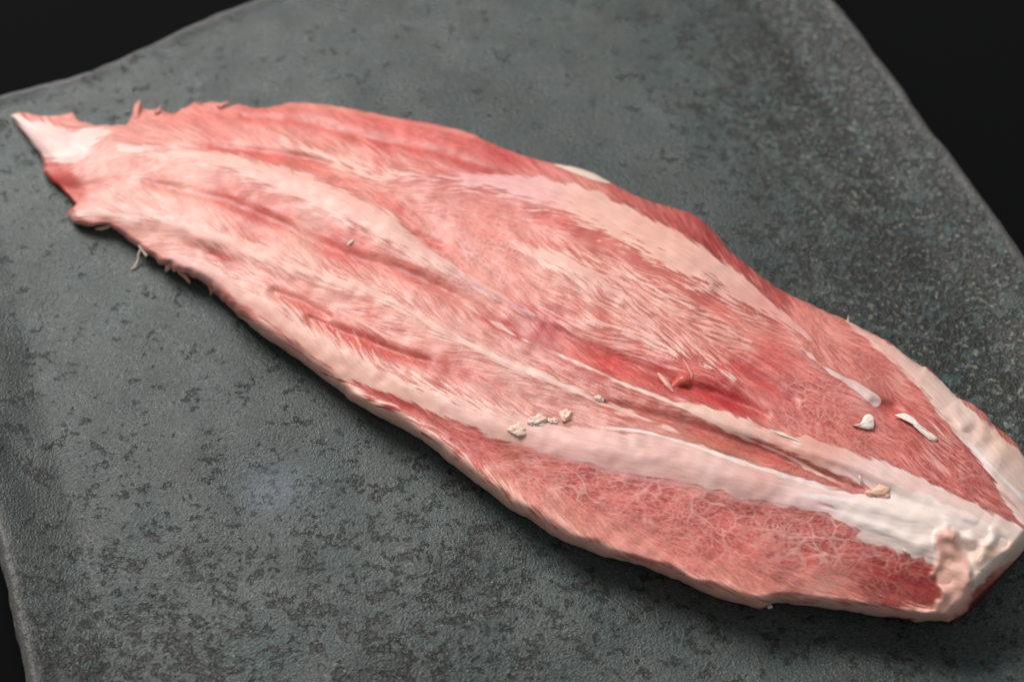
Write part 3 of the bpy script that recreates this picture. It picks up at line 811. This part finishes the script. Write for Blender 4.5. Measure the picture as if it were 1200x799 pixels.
# ------------------------------------------------------------------ meat: parts
fu = 0.25*(U[:-1, :-1] + U[1:, :-1] + U[1:, 1:] + U[:-1, 1:]); fv = 0.25*(V[:-1, :-1] + V[1:, :-1] + V[1:, 1:] + V[:-1, 1:])
def curve(pts): 
    a_ = np.array(pts, float); return np.interp(fu, a_[:, 0], a_[:, 1])
gD = curve([(13,100),(120,150),(200,150),(300,140),(362,146),(450,168),(537,188),(575,203),(700,246),(780,287),(850,331),(912,368),(965,430),(1027,472),(1060,488),(1240,640)])
gA = curve([(13,190),(60,185),(140,172),(215,180),(310,205),(410,245),(490,294),(575,343),(650,385),(760,425),(800,446),(850,470),(905,505),(985,540),(1090,585),(1240,625)])
gF = curve([(13,200),(170,214),(260,235),(365,282),(460,314),(545,357),(632,406),(730,450),(800,474),(905,513),(985,540),(1090,585),(1240,625)])
gM = curve([(13,220),(135,243),(240,272),(360,318),(450,347),(540,398),(650,447),(695,467),(800,508),(1010,580),(1240,640)])
gL = curve([(13,230),(205,302),(290,345),(370,402),(470,452),(590,498),(700,525),(820,545),(925,577),(1070,618),(1240,660)])
lab = np.zeros(fu.shape, int)
PARTS = ["muscle"]*8 + []
lab[:] = 0
lab[(fv > gD)] = 1
lab[(fv > gA)] = 2
lab[(fv > gF)] = 3
lab[(fv > gM)] = 4
lab[(fv > gL)] = 5
lab[(lab == 0) & (fu > 640)] = 6                 # side wall behind the back strip
lab[(lab == 6) & (fu > 925)] = 7
names = {0: "muscle", 1: "muscle", 2: "muscle", 3: "muscle", 4: "muscle", 5: "muscle", 6: "muscle_side", 7: "muscle"}
plabel = {6: "dark red outer side of the muscle behind the back fat strip", 4: "brownish lean strip above the widest fat strip", 5: "finely marbled red muscle along the front edge"}
pmat = {k: M_LEAN for k in names}
k = 8
for nm, part, lb, mt in (("tip", "tendon_tip", "white pointed tip at the narrow end", M_TENDON), ("left_fold", "fat_fold", None, M_FAT), ("upper_streak", "fat_seam", "pale fat streak near the narrow end", M_FAT),
                     ("back_strip", "fat_seam", "wide fat strip along the back edge", M_FAT), ("island", "fat_patch", None, M_FAT), ("mid_vein", "fat_seam", "thin fat vein along the middle", M_FAT),
                     ("centre_line", "fat_seam", None, M_FAT), ("lower_strip", "fat_seam", "widest fat strip running to the tendon end", M_FAT), ("front_rim", "fat_rim", "pale fat rim along the front edge", M_FAT),
                     ("right_rim", "fat_rim", "lumpy whitish fat rim at the wide end", M_FAT), ("strand", "tendon_strand", None, M_TENDON)):
    sdv = sample(seam_sd[nm].astype(float), fu, fv)
    lab[sdv < 0] = k
    names[k] = part; pmat[k] = mt
    if lb: plabel[k] = lb
    k += 1
fr = 0.5*(dfr[:, 1:] + dfr[:, :-1])[:-1]
lab[(fr < 13) & (fu > 300) & (fu < 1096)] = 16
lab[sample(tend, fu, fv) > .5] = k; names[k] = "tendon"; pmat[k] = M_TENDON; plabel[k] = "smooth white tendon at the wide end"; k += 1
lab[sample(knob, fu, fv) > .5] = k; names[k] = "fat_lump"; pmat[k] = M_FAT; k += 1
lab[sample(face, fu, fv) > .5] = k; names[k] = "cut_face"; pmat[k] = M_LEAN; plabel[k] = "shaded dark red cut face of the wide end"; k += 1

root_loc = tuple(at(640, 430, 0.0006))
meat = thing("meat_cut", "long raw marbled red meat cut with pale fat seams lying across the grey plate", "meat", root_loc)
vid = np.arange(NS*NT).reshape(NS, NT)
Q = np.stack([vid[:-1, :-1], vid[1:, :-1], vid[1:, 1:], vid[:-1, 1:]], -1).reshape(-1, 4)
labf = lab.ravel()
MPf = MP.reshape(-1, 3); MCf = MC.reshape(-1, 4)
# shading normals of the whole skin, so that the parts join without a visible line
gs = np.gradient(MP, axis=0); gt = np.gradient(MP, axis=1)
NRM = np.cross(gs, gt); NRM /= (np.linalg.norm(NRM, axis=-1)[..., None] + 1e-12)
NRM[NRM[..., 2] < -0.5] *= -1
NRMf = NRM.reshape(-1, 3)
for kk in sorted(names):
    qs = Q[labf == kk]
    if len(qs) < 40: continue
    used, inv = np.unique(qs, return_inverse=True)
    o = mesh_np(names[kk], MPf[used], inv.reshape(-1, 4), pmat[kk], meat, MCf[used])
    o.data.normals_split_custom_set_from_vertices(NRMf[used])
    if kk in plabel: o["label"] = plabel[kk]

# underside and back skirt
def skirt(edge_pts, n_=9, tuck=0.006, bulge=0.0008):
    nx = np.gradient(edge_pts[:, :2], axis=0); nx /= (np.linalg.norm(nx, axis=1)[:, None] + 1e-9)
    out = np.stack([-nx[:, 1], nx[:, 0]], -1)
    rows_ = []
    for i in range(n_):
        f = i/(n_ - 1)
        p_ = edge_pts.copy()
        off = bulge*math.sin(math.pi*f) - tuck*f**2
        p_[:, :2] += out*off
        p_[:, 2] = edge_pts[:, 2]*(1 - f) + 0.0005*f
        rows_.append(p_)
    return rows_
be, te = MP[:, 0][::3], MP[:, -1][::3]
tip_scale = np.clip(np.arange(len(be))/60, 0.02, 1)
br = skirt(be[::-1].copy(), 5, 0.004, 0.0); br = [r_[::-1] for r_ in br]
tr = skirt(te.copy(), 10, 0.004, 0.0006)
ru = tr[0:] ; allr = tr + br[::-1]
for r_, base_ in zip(allr, [te]*len(tr) + [be]*len(br)):
    r_[:, :2] = base_[:, :2] + (r_[:, :2] - base_[:, :2])*tip_scale[:, None]
nr = len(allr); ncl = len(be)
SV = np.stack(allr, 1).reshape(-1, 3)
si = np.arange(ncl*nr).reshape(ncl, nr)
sq = np.stack([si[:-1, :-1], si[1:, :-1], si[1:, 1:], si[:-1, 1:]], -1).reshape(-1, 4)
scol = np.zeros((ncl*nr, 4)); scol[:, :3] = np.repeat(MC[:, -1, :3][::3], nr, 0)*0.9; scol[:, 3] = 1
outward(mesh_np("underside", SV, sq, M_LEAN, meat, scol))
# closing of the end
ee = MP[-1]; lo = ee.copy(); lo[:, 2] = 0.0005
mesh_np("end_wall", np.concatenate([ee, lo]), np.stack([np.arange(NT-1), np.arange(1, NT), NT + np.arange(1, NT), NT + np.arange(NT-1)], -1), M_LEAN, meat,
        np.tile(np.r_[s2l((84, 32, 27)), 1], (2*NT, 1)))  # same shade-darkened red-brown as the cut face

U4, V4, Z4 = U[::3, ::3], V[::3, ::3], Zm[::3, ::3].ravel()
def height_at(u, v):
    d_ = ((U4 - u)**2 + (V4 - v)**2).ravel()
    i = np.argpartition(d_, 8)[:8]
    return float(Z4[i].mean())

# ------------------------------------------------------------------ torn shreds (parts of the cut)
def shred(name, pts, col_, mat, rel=False):
    """pts: (u, v, height mm above plate or None for the meat's skin, radius mm)"""
    P = []
    for (u, v, h, r_) in dense(pts, 2.5):
        P.append((*at(u, v, h/1000 + (height_at(u, v) + 0.0006 if rel else 0)), r_/1000))
    P = np.array(P); n_ = len(P); K = 7
    tg = np.gradient(P[:, :3], axis=0); tg /= np.linalg.norm(tg, axis=1)[:, None] + 1e-12
    sd = np.cross(tg, (0, 0, 1.0)); sd /= np.linalg.norm(sd, axis=1)[:, None] + 1e-12
    upv = np.cross(sd, tg)
    vv = []
    for i in range(n_):
        for j in range(K):
            a_ = 2*math.pi*j/K
            rr = P[i, 3]*(1 + 0.07*RNG.normal())
            vv.append(P[i, :3] + rr*(math.cos(a_)*sd[i] + 0.6*math.sin(a_)*upv[i]))
    qq = [(i*K + j, (i+1)*K + j, (i+1)*K + (j+1) % K, i*K + (j+1) % K) for i in range(n_-1) for j in range(K)]
    cc = np.tile(np.r_[s2l(col_), 1], (len(vv), 1)); cc[:, :3] *= (1 + 0.06*RNG.normal(size=(len(vv), 1)))
    return mesh_np(name, vv, qq, mat, meat, cc)
PK, RD, WH = (228, 168, 152), (214, 112, 98), (228, 206, 190)
shred("shred", [(178,290,7,1.4),(168,291,6,1.0),(163,296,4,.7),(162,304,2,.5),(157,313,.8,.4),(153,315,.6,.2)], WH, M_FAT)
shred("shred", [(172,300,5,.7),(164,288,6,.8),(160,284,5,.4)], WH, M_FAT)
shred("shred", [(206,309,6,2.2),(213,318,4,1.7),(219,326,2,1.0),(223,332,1,.3)], (226,160,142), M_FAT)
shred("shred", [(160,140,6,2.0),(160,130,7,1.7),(162,123,7,1.2),(164,118,7,.5)], (222,140,124), M_LEAN)
shred("shred", [(183,133,7.5,1.2),(186,129,7.5,.8),(188,125,7.5,.3)], (222,140,124), M_LEAN)
shred("shred", [(256,126,8,1.6),(263,122,8,1.2),(268,120,8,.4)], (224,150,134), M_LEAN)
shred("shred", [(130,263,3,1.6),(120,267,2,1.3),(112,268,1.2,.6)], (228,178,162), M_FAT)
shred("shred", [(198,306,5,2.2),(197,313,3,1.7),(194,318,1.2,.6)], (228,176,160), M_FAT)
shred("shred", [(246,335,8,1.4),(249,341,4,1.1),(247,345,1.5,.5)], (228,176,160), M_FAT)
shred("shred", [(994,378,12,.5),(994,373,13,.4),(994.5,370,14,.2)], WH, M_FAT)
shred("shred", [(1007,557,.3,.4),(1009,563,1.2,.35),(1008,569,.1,.2)], WH, M_FAT, True)
shred("shred", [(904,504,0,.2),(915,509,.3,.45),(930,514,.3,.45),(942,521,0,.2)], WH, M_TENDON, True)
shred("shred", [(407,288,-.2,.6),(411,284,.3,.8),(415,281,.1,.3)], WH, M_FAT, True)
shred("shred", [(1058,643,.0,.3),(1062,646,.9,.35),(1066,649,.0,.25)], WH, M_FAT, True)
# curled red knob by the fissure
shred("curl", [(786,455,-.6,.8),(793,450,.0,1.8),(800,445,.4,2.5),(806,446,.2,2.3),(809,451,-.4,1.3)], (208,96,80), M_LEAN, True)
shred("curl", [(771,437,.0,.5),(777,444,.7,1.3),(783,452,.5,1.2),(789,459,.0,.4)], (226,160,144), M_LEAN, True)
shred("curl", [(800,420,-.2,.4),(806,430,.1,.8),(811,440,.0,.8),(809,450,-.3,.4)], (218,136,118), M_LEAN, True)

# ------------------------------------------------------------------ loose scraps of fat on the cut
def lumpy(name, label, u, v, size, flat=0.7, stretch=1.0, rot=0.0, col_=(232, 212, 190), cat="fat scrap", group=None, z=None, seed=0, sub=4, rough=0.28):
    bm = bmesh.new()
    bmesh.ops.create_icosphere(bm, subdivisions=sub, radius=1.0)
    r_ = np.random.default_rng(seed)
    ks = r_.normal(size=(14, 3))*2.6; ph = r_.random(14)*6.28
    for vt in bm.verts:
        n_ = np.array(vt.co)
        d_ = sum(math.sin(ks[i] @ n_ + ph[i]) for i in range(14))/14
        d2 = sum(math.sin(ks[i] @ n_*2.7 + ph[i]*2) for i in range(14))/14
        vt.co *= 1 + rough*3*d_ + rough*1.5*d2
        vt.co.x *= stretch; vt.co.z *= flat
    for vt in bm.verts: vt.co = vt.co*(size/1000)
    me = bpy.data.meshes.new(name)
    bm.to_mesh(me); bm.free()
    me.polygons.foreach_set("use_smooth", np.ones(len(me.polygons), bool))
    a_ = me.color_attributes.new("tissue", 'FLOAT_COLOR', 'POINT')
    c_ = np.tile(np.r_[s2l(col_), 1], (len(me.vertices), 1)); c_[:, :3] *= 1 + 0.05*r_.normal(size=(len(c_), 1))
    a_.data.foreach_set("color", c_.astype(np.float32).ravel())
    me.materials.append(M_FAT)
    o = bpy.data.objects.new(name, me)
    COL.objects.link(o)
    zz = (height_at(u, v) + 0.0006 + 0.18*flat*size/1000) if z is None else z
    o.location = at(u, v, zz)
    o.rotation_euler = (0, 0, rot)
    if label:
        o["label"] = label; o["category"] = cat
        if group: o["group"] = group
    return o
GC = "fat crumbs on the widest fat strip"
lumpy("fat_crumb", "creamy fat crumb at the left end of the row on the wide fat strip", 607, 503, 2.5, .4, 1.3, R(-20), (238,204,188), "fat crumb", GC, seed=1)
lumpy("fat_crumb", "ragged white fat crumb in the middle of the row on the wide fat strip", 628, 494, 2.5, .5, 1.25, R(-10), (240,208,192), "fat crumb", GC, seed=2, rough=.4)
lumpy("fat_crumb", "small flat white fat crumb between the two ragged crumbs", 648, 493, 1.3, .5, 1.5, R(10), (240,206,190), "fat crumb", GC, seed=3, rough=.4)
lumpy("fat_crumb", "round pinkish white fat crumb at the right end of the row of crumbs", 664, 487, 2.4, .55, 1.1, R(30), (240,202,184), "fat crumb", GC, seed=4, rough=.36)
lumpy("fat_crumb", "small crinkled white crumb at the end of the thin middle vein", 702, 466, 1.5, .45, 1.5, R(-25), (234,200,184), "fat crumb", seed=5, rough=.3)
GD = "yellowish fat crumbs beside the tendon"
lumpy("fat_crumb", "larger yellowish fat crumb of the pair near the white tendon", 1033, 576, 2.6, .55, 1.1, R(20), (236,192,168), "fat crumb", GD, seed=6)
lumpy("fat_crumb", "narrower yellowish fat crumb left of its pair near the tendon", 1020, 579, 1.9, .6, .8, R(60), (234,184,160), "fat crumb", GD, seed=7)
# flakes: tapered flat slivers
def flake(name, label, outline, thick_, col_, dz=0.0004):
    pts = dense(outline + [outline[0]], 2.0)[:-1]
    c_ = pts.mean(0); zc = height_at(*c_) + 0.0006 + dz
    n_ = len(pts); vv = []; rings = [(1.0, 0.0), (1.0, .55), (.86, .9), (.5, 1.05)]
    for sc_, hh in rings:
        pp = c_ + (pts - c_)*sc_
        for p_ in pp: vv.append(at(p_[0], p_[1], zc + thick_/1000*(hh + 0.12*RNG.normal())))
    vv.append(at(c_[0], c_[1], zc + thick_/1000*1.1))
    qq = [(k_*n_ + i, k_*n_ + (i+1) % n_, (k_+1)*n_ + (i+1) % n_, (k_+1)*n_ + i) for k_ in range(3) for i in range(n_)]
    tr_ = [(3*n_ + i, 3*n_ + (i+1) % n_, 4*n_) for i in range(n_)]
    cc = np.tile(np.r_[s2l(col_), 1], (len(vv), 1))
    o = mesh_np(name, vv, qq, M_FAT, None, cc, tris=tr_, origin=at(c_[0], c_[1], zc))
    outward(o)
    o["label"] = label; o["category"] = "fat flake"
    return o
flake("fat_flake", "small triangular white fat flake lying on the red muscle near the wide end", [(999,498),(1008,496),(1013,487),(1019,485),(1024,489),(1024,501),(1018,503),(1008,501)], 1.3, (246,228,216))
flake("fat_flake", "long slanted white fat sliver on the red muscle beside the fat rim", [(1048,486),(1060,484),(1070,489),(1080,499),(1094,509),(1099,515),(1092,517),(1080,508),(1066,495)], 1.2, (246,226,216))
# specks fallen on the plate
lumpy("meat_speck", "tiny white speck on the plate just below the front fat rim", 902, 711, .9, .6, 1.2, 0, (226,214,204), "speck", z=0.0006, seed=9, sub=2)
